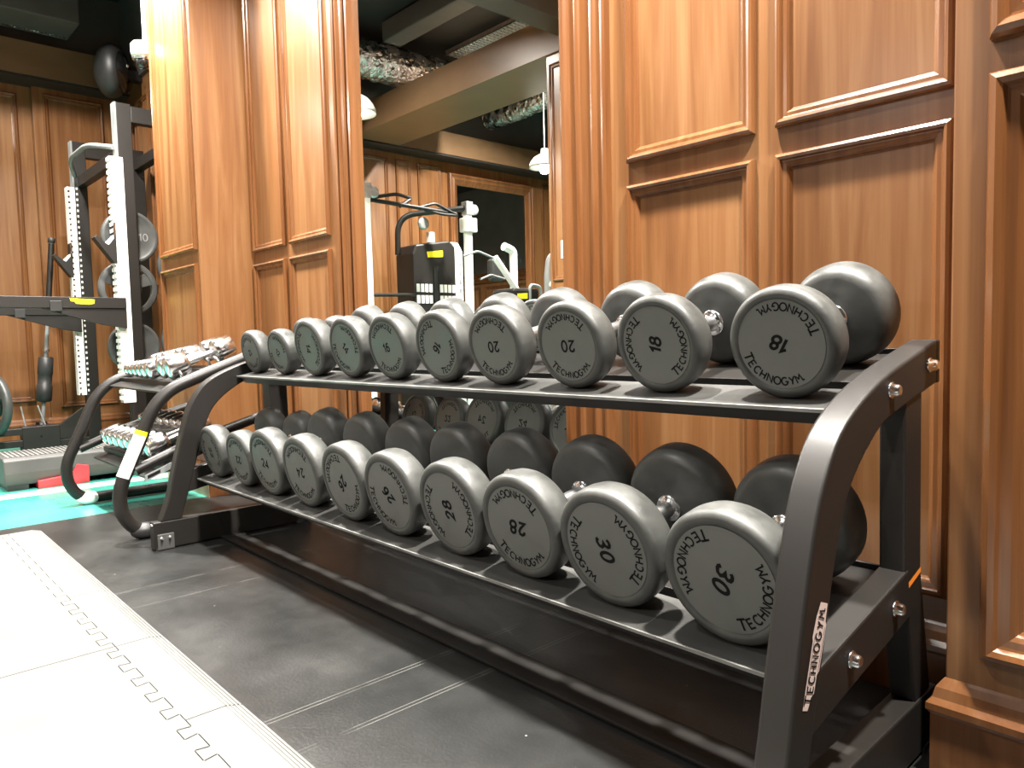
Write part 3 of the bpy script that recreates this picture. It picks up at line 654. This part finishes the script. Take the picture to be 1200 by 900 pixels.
# ------------------------------------------------------------------ power rack
pw = thing('power_rack', 'tall black power rack with white perforated strips against the left wall', 'power rack', (-5.9, 1.5, 0))
def upright(X, Y, front=True):
    o = obj('upright', MB().box(X - .075, X, Y - (.0 if not front else 0), Y + .09, .06, H + 1.585), M['steel'], pw, bevel=.004)
    if front:
        obj('front_edge', MB().box(X - .075, X + .001, Y - .012, Y, H + 1.235, H + 1.585), M['greypaint'], o, loc=pw.location)
        # perforated strip: one plate cut by square holes along its front edge
        s = MB(); z0, z1 = H - .375, H + 1.232; n = 38; st2 = (z1 - z0) / n
        if X < -6:
            s.box(X - .075, X + .002, Y - .033, Y - .0005, z0, z1).box(X - .075, X + .002, Y - .054, Y - .049, z0, z1)
            for k in range(n): s.box(X - .075, X + .002, Y - .049, Y - .033, z0 + k * st2 + st2 * .42, z0 + (k + 1) * st2)
            obj('height_scale', MB().box(X, X + .0012, Y + .008, Y + .02, z0, z1), M['dash'], o, loc=pw.location)
        else:
            s.box(X - .075, X + .002, Y - .050, Y - .0005, z0, z1).box(X + .0005, X + .002, Y - .001, Y + .024, z0, z1)
            for k in range(n): s.box(X - .075, X + .002, Y - .058, Y - .050, z0 + k * st2 + st2 * .42, z0 + (k + 1) * st2)
            for k in range(4): obj('bolt', MB().lathe([(0, .006), (.003, .005)], 12, (X + .002, Y - .018, z0 + .2 + k * .4), (1, 0, 0)), M['galv'], o, loc=pw.location)
        obj('perforated_strip', s, M['white'], o, loc=pw.location)
    return o
for X in (-5.3, -6.5): upright(X, 1.435); upright(X, 1.86, False)
for X in (-5.3, -6.5):
    obj('top_beam', MB().box(X - .07, X - .005, 1.525, 1.86, H + 1.47, H + 1.575), M['steel'], pw, bevel=.004)
    obj('base_beam', MB().box(X - .07, X - .005, .98, 1.94, .004, .09), M['steel'], pw, bevel=.004)
obj('rear_cross_beam', MB().box(-6.5, -5.37, 1.87, 1.94, H + 1.42, H + 1.50), M['steel'], pw, bevel=.004)
# wide pull-up bar between the front uprights
pb = [(-5.34, 1.42, H + 1.30), (-5.62, 1.33, H + 1.36), (-6.12, 1.33, H + 1.36), (-6.40, 1.42, H + 1.30)]
obj('pull_up_bar', MB().tube(fillet(pb, .12), .017, 12), M['greypaint'], pw)
obj('front_cross_beam', MB().box(-6.5, -5.37, 1.46, 1.52, H + 1.24, H + 1.32), M['steel'], pw, bevel=.003)
# spotter arms
for X, badge in ((-5.3, True), (-6.5, False)):
    a = obj('spotter_arm', MB().box(X + .002, X + .05, .55, 1.42, H + .245, H + .315), M['steel'], pw, bevel=.003)
    obj('gusset', MB().prism([(.93, H + .246), (1.42, H + .246), (1.42, H + .115), (1.28, H + .14)], X + .012, X + .04), M['steel'], a, loc=pw.location, bevel=.002)
    obj('rubber_stop', MB().box(X + .05, X + .06, .985, 1.05, H + .225, H + .29), M['rubber'], a, loc=pw.location, bevel=.002)
    if badge:
        bd = [(1.095, .308), (1.235, .300), (1.232, .275), (1.205, .268), (1.13, .272), (1.12, .285), (1.10, .288)]
        obj('yellow_badge', MB().add([(X + .0506, y, H + z) for y, z in bd], [tuple(range(len(bd)))]), M['yellow'], a, loc=pw.location, fix=False)
        tx = MB(); put_text(tx, 'TECHNOGYM', .011, lambda x, y: (X + .0512, 1.166 + x, H + .284 + y), gap=.25); obj('badge_print', tx, M['ink'], a, loc=pw.location, fix=False)
    jh = obj('bar_hook', MB().prism([(1.262, H + .70), (1.275, H + .715), (1.345, H + .655), (1.378, H + .70), (1.378, H + .80), (1.392, H + .80), (1.392, H + .54), (1.372, H + .545)], X - .07, X + .01), M['steel'], pw, bevel=.002)
    obj('hook_liner', MB().prism([(1.33, H + .668), (1.338, H + .676), (1.377, H + .718), (1.377, H + .70), (1.345, H + .658)], X - .071, X + .0115), M['white'], jh, loc=pw.location)
    obj('hook_pin', MB().prism([(1.379, H + .72), (1.391, H + .72), (1.391, H + .805), (1.379, H + .805)], X + .01, X + .014), M['chrome'], jh, loc=pw.location)
# bottom rails going towards the camera's left
for z in (.06, .15): obj('base_rail', MB().box(-6.56, -6.50, .25, 1.0, z, z + .05), M['steel'], pw, bevel=.004)
fb = obj('foot_box', MB().box(-6.60, -6.49, .99, 1.235, .004, H - .59), M['steel'], pw, bevel=.004)
obj('hole', MB().cyl((-6.489, 1.11, .13), (-6.4885, 1.11, .13), .008, 14), M['ink'], fb, loc=pw.location)
obj('diagonal_brace', MB().prism([(1.20, H - .62), (1.40, H - .47), (1.42, H - .5), (1.42, H - .7), (1.24, H - .7)], -6.53, -6.5), M['steel'], pw, bevel=.002)
for y, y2 in ((1.03, 1.01), (1.16, 1.12)): obj('thin_strut', MB().cyl((-6.6, y, H - .595), (-6.62, y2, H - .44), .006, 8), M['galv'], pw)
for z in (.74, .405, .0): obj('storage_pin', MB().cyl((-5.36, 1.515, H + z - .0), (-5.72, 1.515, H + z), .02, 16), M['galv'], pw)
for z in (.55, .02): obj('storage_pin', MB().cyl((-5.36, 1.93 - .07 + .03, H + z), (-5.72, 1.89, H + z), .02, 16), M['galv'], pw)

# weight plates
def plate(r, th=.04, spokes=False, print_=None):
    t = thing('weight_plate', '', 'weight plate', (0, 0, 0), 'black weight plates on the power rack'); t['_w'] = 0
    hr = .026
    if not spokes:
        prof = [(0, hr), (0, r * .22), (-.006, r * .26), (-.008, r * .3), (-.008, r * .8), (-.002, r * .86), (0, r * .9), (-.002, r * .975), (-.008, r), (-th + .008, r), (-th, r * .97), (-th, hr), (0, hr)]
        obj('disc', MB().lathe(prof, 48, (0, 0, 0), (1, 0, 0), caps=False), M['rubber2'], t)
    else:
        b = MB(); seg = 48
        b.lathe([(0, r * .80), (0, r * .95), (-.006, r), (-th + .006, r), (-th, r * .95), (-th, r * .80), (0, r * .80)], seg, (0, 0, 0), (1, 0, 0), caps=False)
        b.lathe([(0, hr), (0, r * .42), (-.006, r * .45), (-th, r * .45), (-th, hr), (0, hr)], seg, (0, 0, 0), (1, 0, 0), caps=False)
        for k in range(3):
            g = k * 2 * PI / 3 + .5; pts = []
            for a0, rr in ((-.42, r * .42), (.42, r * .42), (.30, r * .84), (-.30, r * .84)): pts.append((rr * math.cos(g + a0), rr * math.sin(g + a0)))
            b.prism(pts, -th + .004, -.004, 'x')
        obj('disc', b, M['rubber2'], t)
        obj('hub_ring', MB().lathe([(.001, r * .20), (.003, r * .22), (.003, r * .30), (.001, r * .32), (-.01, r * .32), (-.01, r * .2), (.001, r * .20)], 36, (0, 0, 0), (1, 0, 0), caps=False), M['galv'], t)
    if print_:
        tx = MB(); put_text(tx, print_, r * .26, lambda x, y: (-.0062, x + r * .45, y - .02), gap=.25); obj('number', tx, M['greypaint'], t, fix=False)
    return t
M['rubber2'] = noise_col(mat('plate_rubber', (.05, .052, .05), .4), 12, [(.3, (.045, .047, .045)), (.7, (.07, .073, .07))])
for X, Y, z, r, sp, pr_, lab in ((-5.42, 1.515, .735, .178, False, '10', 'black 10 weight plate, topmost on the power rack beside the near upright'),
                            (-5.43, 1.49, .39, .185, True, None, 'spoked black weight plate with grey hub in the middle of the power rack'),
                            (-5.42, 1.505, -.005, .165, False, None, 'solid black weight plate, lowest beside the near upright of the power rack'),
                            (-5.42, 1.88, .55, .20, False, None, 'black weight plate half hidden behind the panelled pier, upper one'),
                            (-5.42, 1.88, .02, .20, False, None, 'black weight plate half hidden behind the panelled pier, lower one')):
    t = plate(r, .042, sp, pr_); t.location = (X, Y, H + z); t['label'] = lab
t = plate(.225, .05, True); t.matrix_world = Matrix.Translation((-6.42, .785, H - .40)) @ Matrix.Rotation(math.radians(-70), 4, 'Z') @ Matrix.Rotation(math.radians(6), 4, 'X'); t['label'] = 'spoked black weight plate standing on the base rails at the left picture edge'

# upright barbell with foam sleeve
bb = thing('barbell', 'barbell standing upright with a black foam pad against the left wall', 'barbell', (-6.75, 1.17, .2))
ax0, ax1 = Vector((-6.75, 1.165, H - .625)), Vector((-6.75, 1.31, H + .87)); d = (ax1 - ax0)
P_ = lambda s: ax0 + d * s
obj('shaft', MB().cyl(P_(0), P_(.985), .014, 16), M['greypaint'], bb); obj('end_cap', MB().lathe([(0, .02), (.004, .026), (.035, .026), (.04, .02)], 20, P_(.97), d), M['rubber'], bb)
obj('sleeve', MB().cyl(P_(.62), P_(.965), .021, 16), M['steel'], bb)
obj('ring', MB().cyl(P_(.40), P_(.41), .024, 16), M['chrome'], bb); obj('ring', MB().cyl(P_(.665), P_(.675), .026, 16), M['chrome'], bb)
obj('foam_pad', MB().lathe([(0, .04), (.01, .054), (.13, .056), (.135, .050), (.215, .050), (.22, .054), (.345, .052), (.355, .04)], 24, P_(.135), d), M['rubber'], bb)
obj('base_cup', MB().lathe([(0, .06), (.02, .06), (.03, .045), (.06, .035)], 24, (-6.75, 1.16, H - .64), (0, 0, 1)), M['steel'], bb)
obj('base_block', MB().box(-6.85, -6.62, 1.05, 1.28, .002, H - .64), M['steel'], bb, bevel=.004)

# ------------------------------------------------------------------ ceiling things
sp = thing('wall_speaker', 'round black loudspeaker high in the left corner', 'speaker', (-6.72, 1.80, H + 2.1))
obj('shell', MB().sphere((-6.72, 1.80, H + 2.25), .2, 32, 20, (.82, .62, 1.08)), M['rubber'], sp)
obj('grille', MB().lathe([(0, .165), (.02, .15), (.028, .08), (.03, .01)], 32, (-6.66, 1.875, H + 2.24), (.55, .83, 0)), M['smoke'], sp)
obj('bracket', MB().box(-6.76, -6.68, 1.88, 2.03, H + 2.2, H + 2.28), M['steel'], sp, bevel=.004)
obj('screw', MB().sphere((-6.49, 1.86, H + 2.24), .012, 10, 6), M['chrome'], sp)
cam_ = thing('security_camera', 'white dome security camera hanging from a conduit on the left pier', 'camera', (-4.53, 1.39, H + 1.6))
obj('conduit', MB().tube([(-4.505, 1.392, H + 1.70), (-4.505, 1.392, TOP - .005)], .012, 12), M['white'], cam_)
obj('conduit', MB().tube([(-4.53, 1.41, H + 1.72), (-4.53, 1.41, TOP - .005)], .006, 10), M['white'], cam_)
obj('housing', MB().lathe([(0, .03), (.0, .05), (.02, .056), (.07, .056), (.085, .045), (.09, .02)], 28, (-4.52, 1.375, H + 1.62), (0, 0, 1)), M['white'], cam_)
obj('dome', MB().sphere((-4.515, 1.378, H + 1.60), .042, 24, 14), M['smoke'], cam_)
obj('dome_ring', MB().lathe([(0, .048), (-.012, .05), (-.014, .044)], 28, (-4.52, 1.375, H + 1.622), (0, 0, 1)), M['chrome'], cam_)

def foil_tube(path, r, seg=28, n=60, amp=.012):
    P = fillet(path, .3, 8); Q = []
    for i in range(len(P) - 1):
        m_ = max(1, int((P[i + 1] - P[i]).length / .045))
        for k in range(m_): Q.append(P[i].lerp(P[i + 1], k / m_))
    Q.append(P[-1]); mb = MB(); mb.tube(Q, r, seg)
    for i, v in enumerate(mb.v[:len(Q) * seg]):
        a = (i // seg); c = Q[a]; dv = (Vector(v) - c).normalized()
        mb.v[i] = tuple(c + dv * (r + amp * (1 if a % 2 else -1) * .5 + random.uniform(-amp, amp) * .6))
    return mb
tag(obj('ventilation_duct', foil_tube([(-6.3, 1.25, H + 2.99), (-6.3, 1.25, H + 2.72), (-6.3, .8, H + 2.72), (-6.28, -1.0, H + 2.72), (-6.2, -2.0, H + 2.72)], .18), M['foil'], loc=(-6.3, 0, H + 2.6)), 'crumpled silver ventilation duct running above the soffit along the left wall', 'duct')
tag(obj('ventilation_duct', foil_tube([(-7.1, -2.9, H + 2.75), (-6.2, -2.85, H + 2.75), (-5.2, -2.85, H + 2.78)], .13), M['foil'], loc=(-6.2, -2.85, H + 2.6)), 'short crumpled silver duct under the black ceiling behind the beam, in the mirror', 'duct')
ctb = MB()
for k in range(26): ctb.box(-6.05 + k * .05, -6.05 + k * .05 + .03, -1.62, -1.40, H + 2.885, H + 2.893)
for k in range(5): ctb.box(-6.06, -4.75, -1.62 + k * .052, -1.608 + k * .052, H + 2.885, H + 2.895)
ctb.box(-6.06, -4.75, -1.405, -1.40, H + 2.885, H + 2.93).box(-6.06, -4.75, -1.625, -1.62, H + 2.885, H + 2.93)
ctr = thing('cable_tray', 'perforated galvanised cable tray under the black ceiling, in the mirror', 'cable tray', (-5.4, -1.5, H + 2.885))
obj('tray', ctb, M['galv'], ctr)
for x in (-5.9, -5.2): obj('hanger_rod', MB().cyl((x, -1.63, H + 2.89), (x, -1.63, H + 3.0), .006, 8), M['galv'], ctr)
tag(obj('rectangular_duct', MB().box(-6.0, -4.4, -.80, -.60, H + 2.80, H + 2.98), M['greydark'], loc=(-5, -.6, H + 2.78), bevel=.01), 'flat grey rectangular duct under the ceiling above the brown beam', 'duct')

gd = obj('rectangular_duct', MB().box(-6.95, -6.55, -.6, 1.55, H + 2.5, H + 2.8), M['greydark'], loc=(-6.7, .5, H + 2.5), bevel=.01)
tag(gd, 'grey rectangular duct with a shiny taped seam high above the left wall', 'duct')
tape = MB()
for k in range(60): tape.box(-6.90 + random.uniform(-.006, .006), -6.885, .0 + k * .0255, .0 + k * .0255 + random.uniform(.01, .024), H + 2.496, H + 2.4995)
obj('foil_tape', tape, M['foil'], gd, loc=(-6.7, .5, H + 2.5))
# pendant lamps with enamel domes
def pendant():
    t = thing('pendant_lamp', '', 'lamp', (0, 0, 0), 'white dome pendant lamps'); t['_w'] = 0
    R = .17
    prof = [(0, R), (.03, R * .985), (.07, R * .88), (.11, R * .68), (.135, R * .42), (.15, R * .25), (.20, R * .22), (.205, .01)]
    inn = [(.202, .008), (.146, R * .22), (.131, R * .39), (.106, R * .65), (.067, R * .85), (.03, R * .955), (0, R * .97)]
    mb = MB(); seg = 36; P = prof + inn; v = []; f_ = []
    for z, r in P:
        for k in range(seg): v.append((r * math.cos(2 * PI * k / seg), r * math.sin(2 * PI * k / seg), z))
    n = len(P)
    for i in range(n):
        j = (i + 1) % n
        for k in range(seg): f_.append((i * seg + k, i * seg + (k + 1) % seg, j * seg + (k + 1) % seg, j * seg + k))
    obj('lamp_shade', mb.add(v, f_, True), M['white'], t)
    obj('bulb', MB().sphere((0, 0, .055), .042, 20, 12), M['bulb'], t)
    return t
def pend(x, y, z, lab, cord_top):
    t = pendant() if not pend.p else dup(pend.p); pend.p = pend.p or t
    t.location = (x, y, z); t['label'] = lab
    if cord_top: obj('cord', MB().cyl((0, 0, .2), (0, 0, cord_top - z), .006, 8), M['white'], t)
    return t
pend.p = None
lamps = [(-5.0, .34, H + 1.73, 'white dome pendant lamp beside the left casing, in the mirror', 3000),
         (-5.61, -2.35, H + 1.80, 'white dome pendant lamp near the right casing, in the mirror', 3000)]
POW = 1 / 60.
for x, y, z, lab, w in lamps:
    t = dup(pend.p) if pend.p else None
    if t is None: t = pendant(); pend.p = t
    t.location = (x, y, z); t['label'] = lab
for t in [o for o in C.objects if o.name.startswith('pendant_lamp')]:
    obj('cord', MB().cyl((0, 0, .2), (0, 0, TOP - t.location.z), .006, 8), M['white'], t)
for x, y, z, lab, w in lamps:
    ld = bpy.data.lights.new('bulb_light', 'SPOT'); ld.energy = w * POW; ld.color = (1, .93, .83); ld.shadow_soft_size = .06; ld.spot_size = math.radians(168); ld.spot_blend = .35
    lo = bpy.data.objects.new('bulb_light', ld); C.objects.link(lo); lo.location = (x, y, z - .005)
# unseen area lights added to wash walls and fronts; some hang below the ceiling
CL = [(-4.15, 1.08, 2.35, 13500), (-3.1, 1.15, 2.12, 3800), (-1.25, 1.15, 2.6, 15500), (.15, 1.05, 2.6, 16500), (-2.1, -.4, 2.93, 3400), (-5.6, .7, 2.93, 9000), (-5.4, -2.0, 2.93, 24000), (-2.4, -3.4, 2.2, 9500), (-.2, -2.2, 2.6, 2800)]
for x, y, z, w in CL:
    ld = bpy.data.lights.new('unseen_light', 'AREA'); ld.shape = 'DISK'; ld.size = .16; ld.energy = w * POW; ld.color = (1, .95, .88); ld.spread = math.radians(150)
    lo = bpy.data.objects.new('unseen_light', ld); C.objects.link(lo); lo.location = (x, y, H + z)

# ------------------------------------------------------------------ machines seen in the mirror
cm = thing('cable_machine', 'cable machine with two white posts and black weight tower, in the mirror', 'cable machine', (-6.1, -1.0, 0))
for (X, Y) in ((-5.9, -.29), (-6.1, -1.66)):
    p = obj('post', MB().box(X - .035, X + .035, Y - .035, Y + .035, .03, H + 1.42), M['white'], cm, bevel=.006)
    obj('post_foot', MB().box(X - .25, X + .25, Y - .05, Y + .05, 0, .04), M['greypaint'], cm, bevel=.006)
    obj('pulley', MB().lathe([(-.02, .04), (-.012, .055), (.012, .055), (.02, .04)], 24, (X + .02, Y - .075, H + 1.36), (1, 0, 0)), M['galv'], p, loc=cm.location)
    obj('carriage', MB().box(X - .055, X + .055, Y - .09, Y + .07, H + (1.12 if Y < -1 else .0), H + (1.27 if Y < -1 else .12)), M['white'], p, loc=cm.location, bevel=.01)
    obj('collar', MB().box(X - .045, X + .045, Y - .045, Y + .045, H + 1.30, H + 1.44), M['galv'], p, loc=cm.location, bevel=.006)
obj('cross_tube', MB().tube(fillet([(-6.6, -1.10, H + .9), (-6.58, -1.10, H + 1.31), (-6.1, -1.63, H + 1.37)], .22), .03, 14), M['steel'], cm)
obj('grip_bar', MB().tube(fillet([(-5.93, -.33, H + 1.31), (-6.0, -.7, H + 1.40), (-6.1, -.95, H + 1.40), (-6.02, -.75, H + 1.29)], .05), .017, 10), M['steel'], cm)
obj('grip_bar', MB().tube([(-5.93, -.33, H + 1.30), (-6.1, -1.5, H + 1.30)], .02, 10), M['steel'], cm)
obj('grip_bar', MB().tube(fillet([(-6.05, -1.0, H + 1.31), (-6.05, -1.2, H + 1.37), (-6.08, -1.52, H + 1.28), (-6.06, -1.3, H + 1.27), (-6.04, -1.05, H + 1.29)], .05), .015, 10), M['steel'], cm)
obj('pulley', MB().lathe([(-.02, .05), (-.012, .065), (.012, .065), (.02, .05)], 24, (-6.4, -1.30, H + 1.22), (1, 0, 0)), M['galv'], cm)
tw = [(-1.17, .03), (-1.17, H + .90), (-1.21, H + 1.0), (-1.65, H + 1.07), (-1.74, H + 1.0), (-1.74, .03)]
sh_ = obj('weight_tower', MB().prism(tw, -6.75, -6.42), M['steel'], cm, bevel=.02)
obj('side_cover', MB().prism([(-1.742, .03), (-1.742, H + 1.0), (-1.69, H + 1.06), (-1.80, H + 1.06), (-1.86, H + .96), (-1.86, .03)], -6.76, -6.44), M['white'], cm, bevel=.015)
obj('tower_badge', MB().prism([(-1.35, H + .93), (-1.56, H + .955), (-1.56, H + .885), (-1.36, H + .87)], -6.42, -6.415), M['yellow'], sh_, loc=cm.location)
obj('centre_slot', MB().box(-6.42, -6.412, -1.49, -1.43, .3, H + .78), M['smoke'], sh_, loc=cm.location)
wt = MB()
for zrow in (.5, .38):
    for yy in (-1.22, -1.275, -1.33, -1.385, -1.53, -1.585, -1.64, -1.695): wt.box(-6.42, -6.41, yy - .018, yy + .018, H + zrow, H + zrow + .085)
obj('exercise_chart', wt, M['white'], sh_, loc=cm.location)
obj('slots', MB().add(*(lambda b: (b.v, b.f))(sum([], MB()) if False else (lambda m_: [m_.box(-6.50, -6.438, -1.83, -1.80, H + .1 + .1 * k, H + .15 + .1 * k) for k in range(9)] and m_)(MB()))), M['greypaint'], cm)
obj('cup', MB().cyl((-6.55, -1.5, H + 1.05), (-6.55, -1.5, H + 1.16), .045, 20), M['white'], cm)
obj('low_bar', MB().tube([(-5.92, -.33, H + .42), (-6.45, -1.2, H + .47)], .018, 10), M['steel'], cm)

lm = thing('lever_machine', 'white lever-arm machine with black pads and yellow badge, in the mirror', 'exercise machine', (-5.9, -2.0, 0))
obj('upright_frame', MB().tube(fillet([(-6.0, -2.22, .05), (-6.0, -2.22, H + .95), (-6.0, -2.08, H + .99)], .05), .045, 12), M['white'], lm)
obj('lever_arm', MB().tube([(-5.9, -1.86, H + .85), (-5.9, -2.16, H + .52)], .035, 12), M['white'], lm)
obj('lever_grip', MB().tube(fillet([(-5.9, -1.43, H + .84), (-5.9, -1.62, H + .90), (-5.9, -1.88, H + .83)], .04), .012, 10), M['greypaint'], lm)
obj('lever_grip', MB().tube(fillet([(-5.6, -1.40, H + .58), (-5.7, -1.62, H + .64), (-5.85, -1.95, H + .62)], .04), .010, 10), M['greypaint'], lm)
obj('back_pad', MB().box(-6.15, -6.05, -2.16, -1.95, H + .62, H + .86), M['rubber'], lm, bevel=.03)
obj('housing', MB().box(-5.85, -5.5, -2.12, -1.76, .05, H + .5), M['steel'], lm, bevel=.03)
obj('housing_rim', MB().tube(fillet([(-5.5, -2.14, .1), (-5.5, -2.14, H + .52), (-5.5, -1.98, H + .54), (-5.5, -1.98, .1)], .06), .018, 10), M['greypaint'], lm)
obj('badge', MB().prism([(-1.80, H + .44), (-1.94, H + .45), (-1.94, H + .39), (-1.80, H + .385)], -5.5, -5.495), M['yellow'], lm)
tm = thing('machine_mast', 'tall grey mast with rounded top beside the panelled column, in the mirror', 'exercise machine', (-4.75, -1.5, 0))
obj('mast', MB().tube(fillet([(-4.76, -1.5, .03), (-4.76, -1.5, H + .55), (-4.76, -1.53, H + .72), (-4.66, -1.6, H + .78)], .05), .04, 14), M['greypaint'], tm)
obj('arm', MB().tube([(-4.76, -1.5, H + .45), (-4.6, -1.5, H + .55)], .025, 10), M['white'], tm)
obj('base', MB().box(-4.9, -4.6, -1.75, -1.3, 0, .05), M['steel'], tm, bevel=.008)
struct_sw = obj('light_switch', MB().box(-3.975, -3.935, -.85, -.842, H + .60, H + .74), M['white'], col, bevel=.003)

for o in list(bpy.data.objects):
    if '_w' in o: del o['_w']

# ------------------------------------------------------------------ world, camera, view
w = bpy.data.worlds.new('world'); bpy.context.scene.world = w; w.use_nodes = True
bg = w.node_tree.nodes['Background']; bg.inputs[0].default_value = (.9, .88, .82, 1); bg.inputs[1].default_value = .05
yaw, pit, rol = math.radians(47.392), math.radians(3.6795), math.radians(1.362)
fw = Vector((-math.sin(yaw) * math.cos(pit), math.cos(yaw) * math.cos(pit), -math.sin(pit)))
rt = Vector((math.cos(yaw), math.sin(yaw), 0)); dn = fw.cross(rt)
r2 = rt * math.cos(rol) + dn * math.sin(rol); d2 = -rt * math.sin(rol) + dn * math.cos(rol)
cd = bpy.data.cameras.new('camera'); co = bpy.data.objects.new('camera', cd); C.objects.link(co)
co.matrix_world = Matrix(((r2.x, -d2.x, -fw.x, 0), (r2.y, -d2.y, -fw.y, 0), (r2.z, -d2.z, -fw.z, H), (0, 0, 0, 1)))
cd.sensor_width = 36; cd.lens = 859.08 * 36 / 1200; cd.clip_start = .02
s = bpy.context.scene; s.camera = co
s.view_settings.view_transform = 'Standard'; s.view_settings.look = 'None'; s.view_settings.gamma = 1; s.view_settings.use_curve_mapping = False
s.view_settings.exposure = 0.05
s.cycles.use_denoising = True; s.cycles.max_bounces = 10; s.cycles.diffuse_bounces = 5; s.cycles.glossy_bounces = 6; s.cycles.sample_clamp_indirect = 6
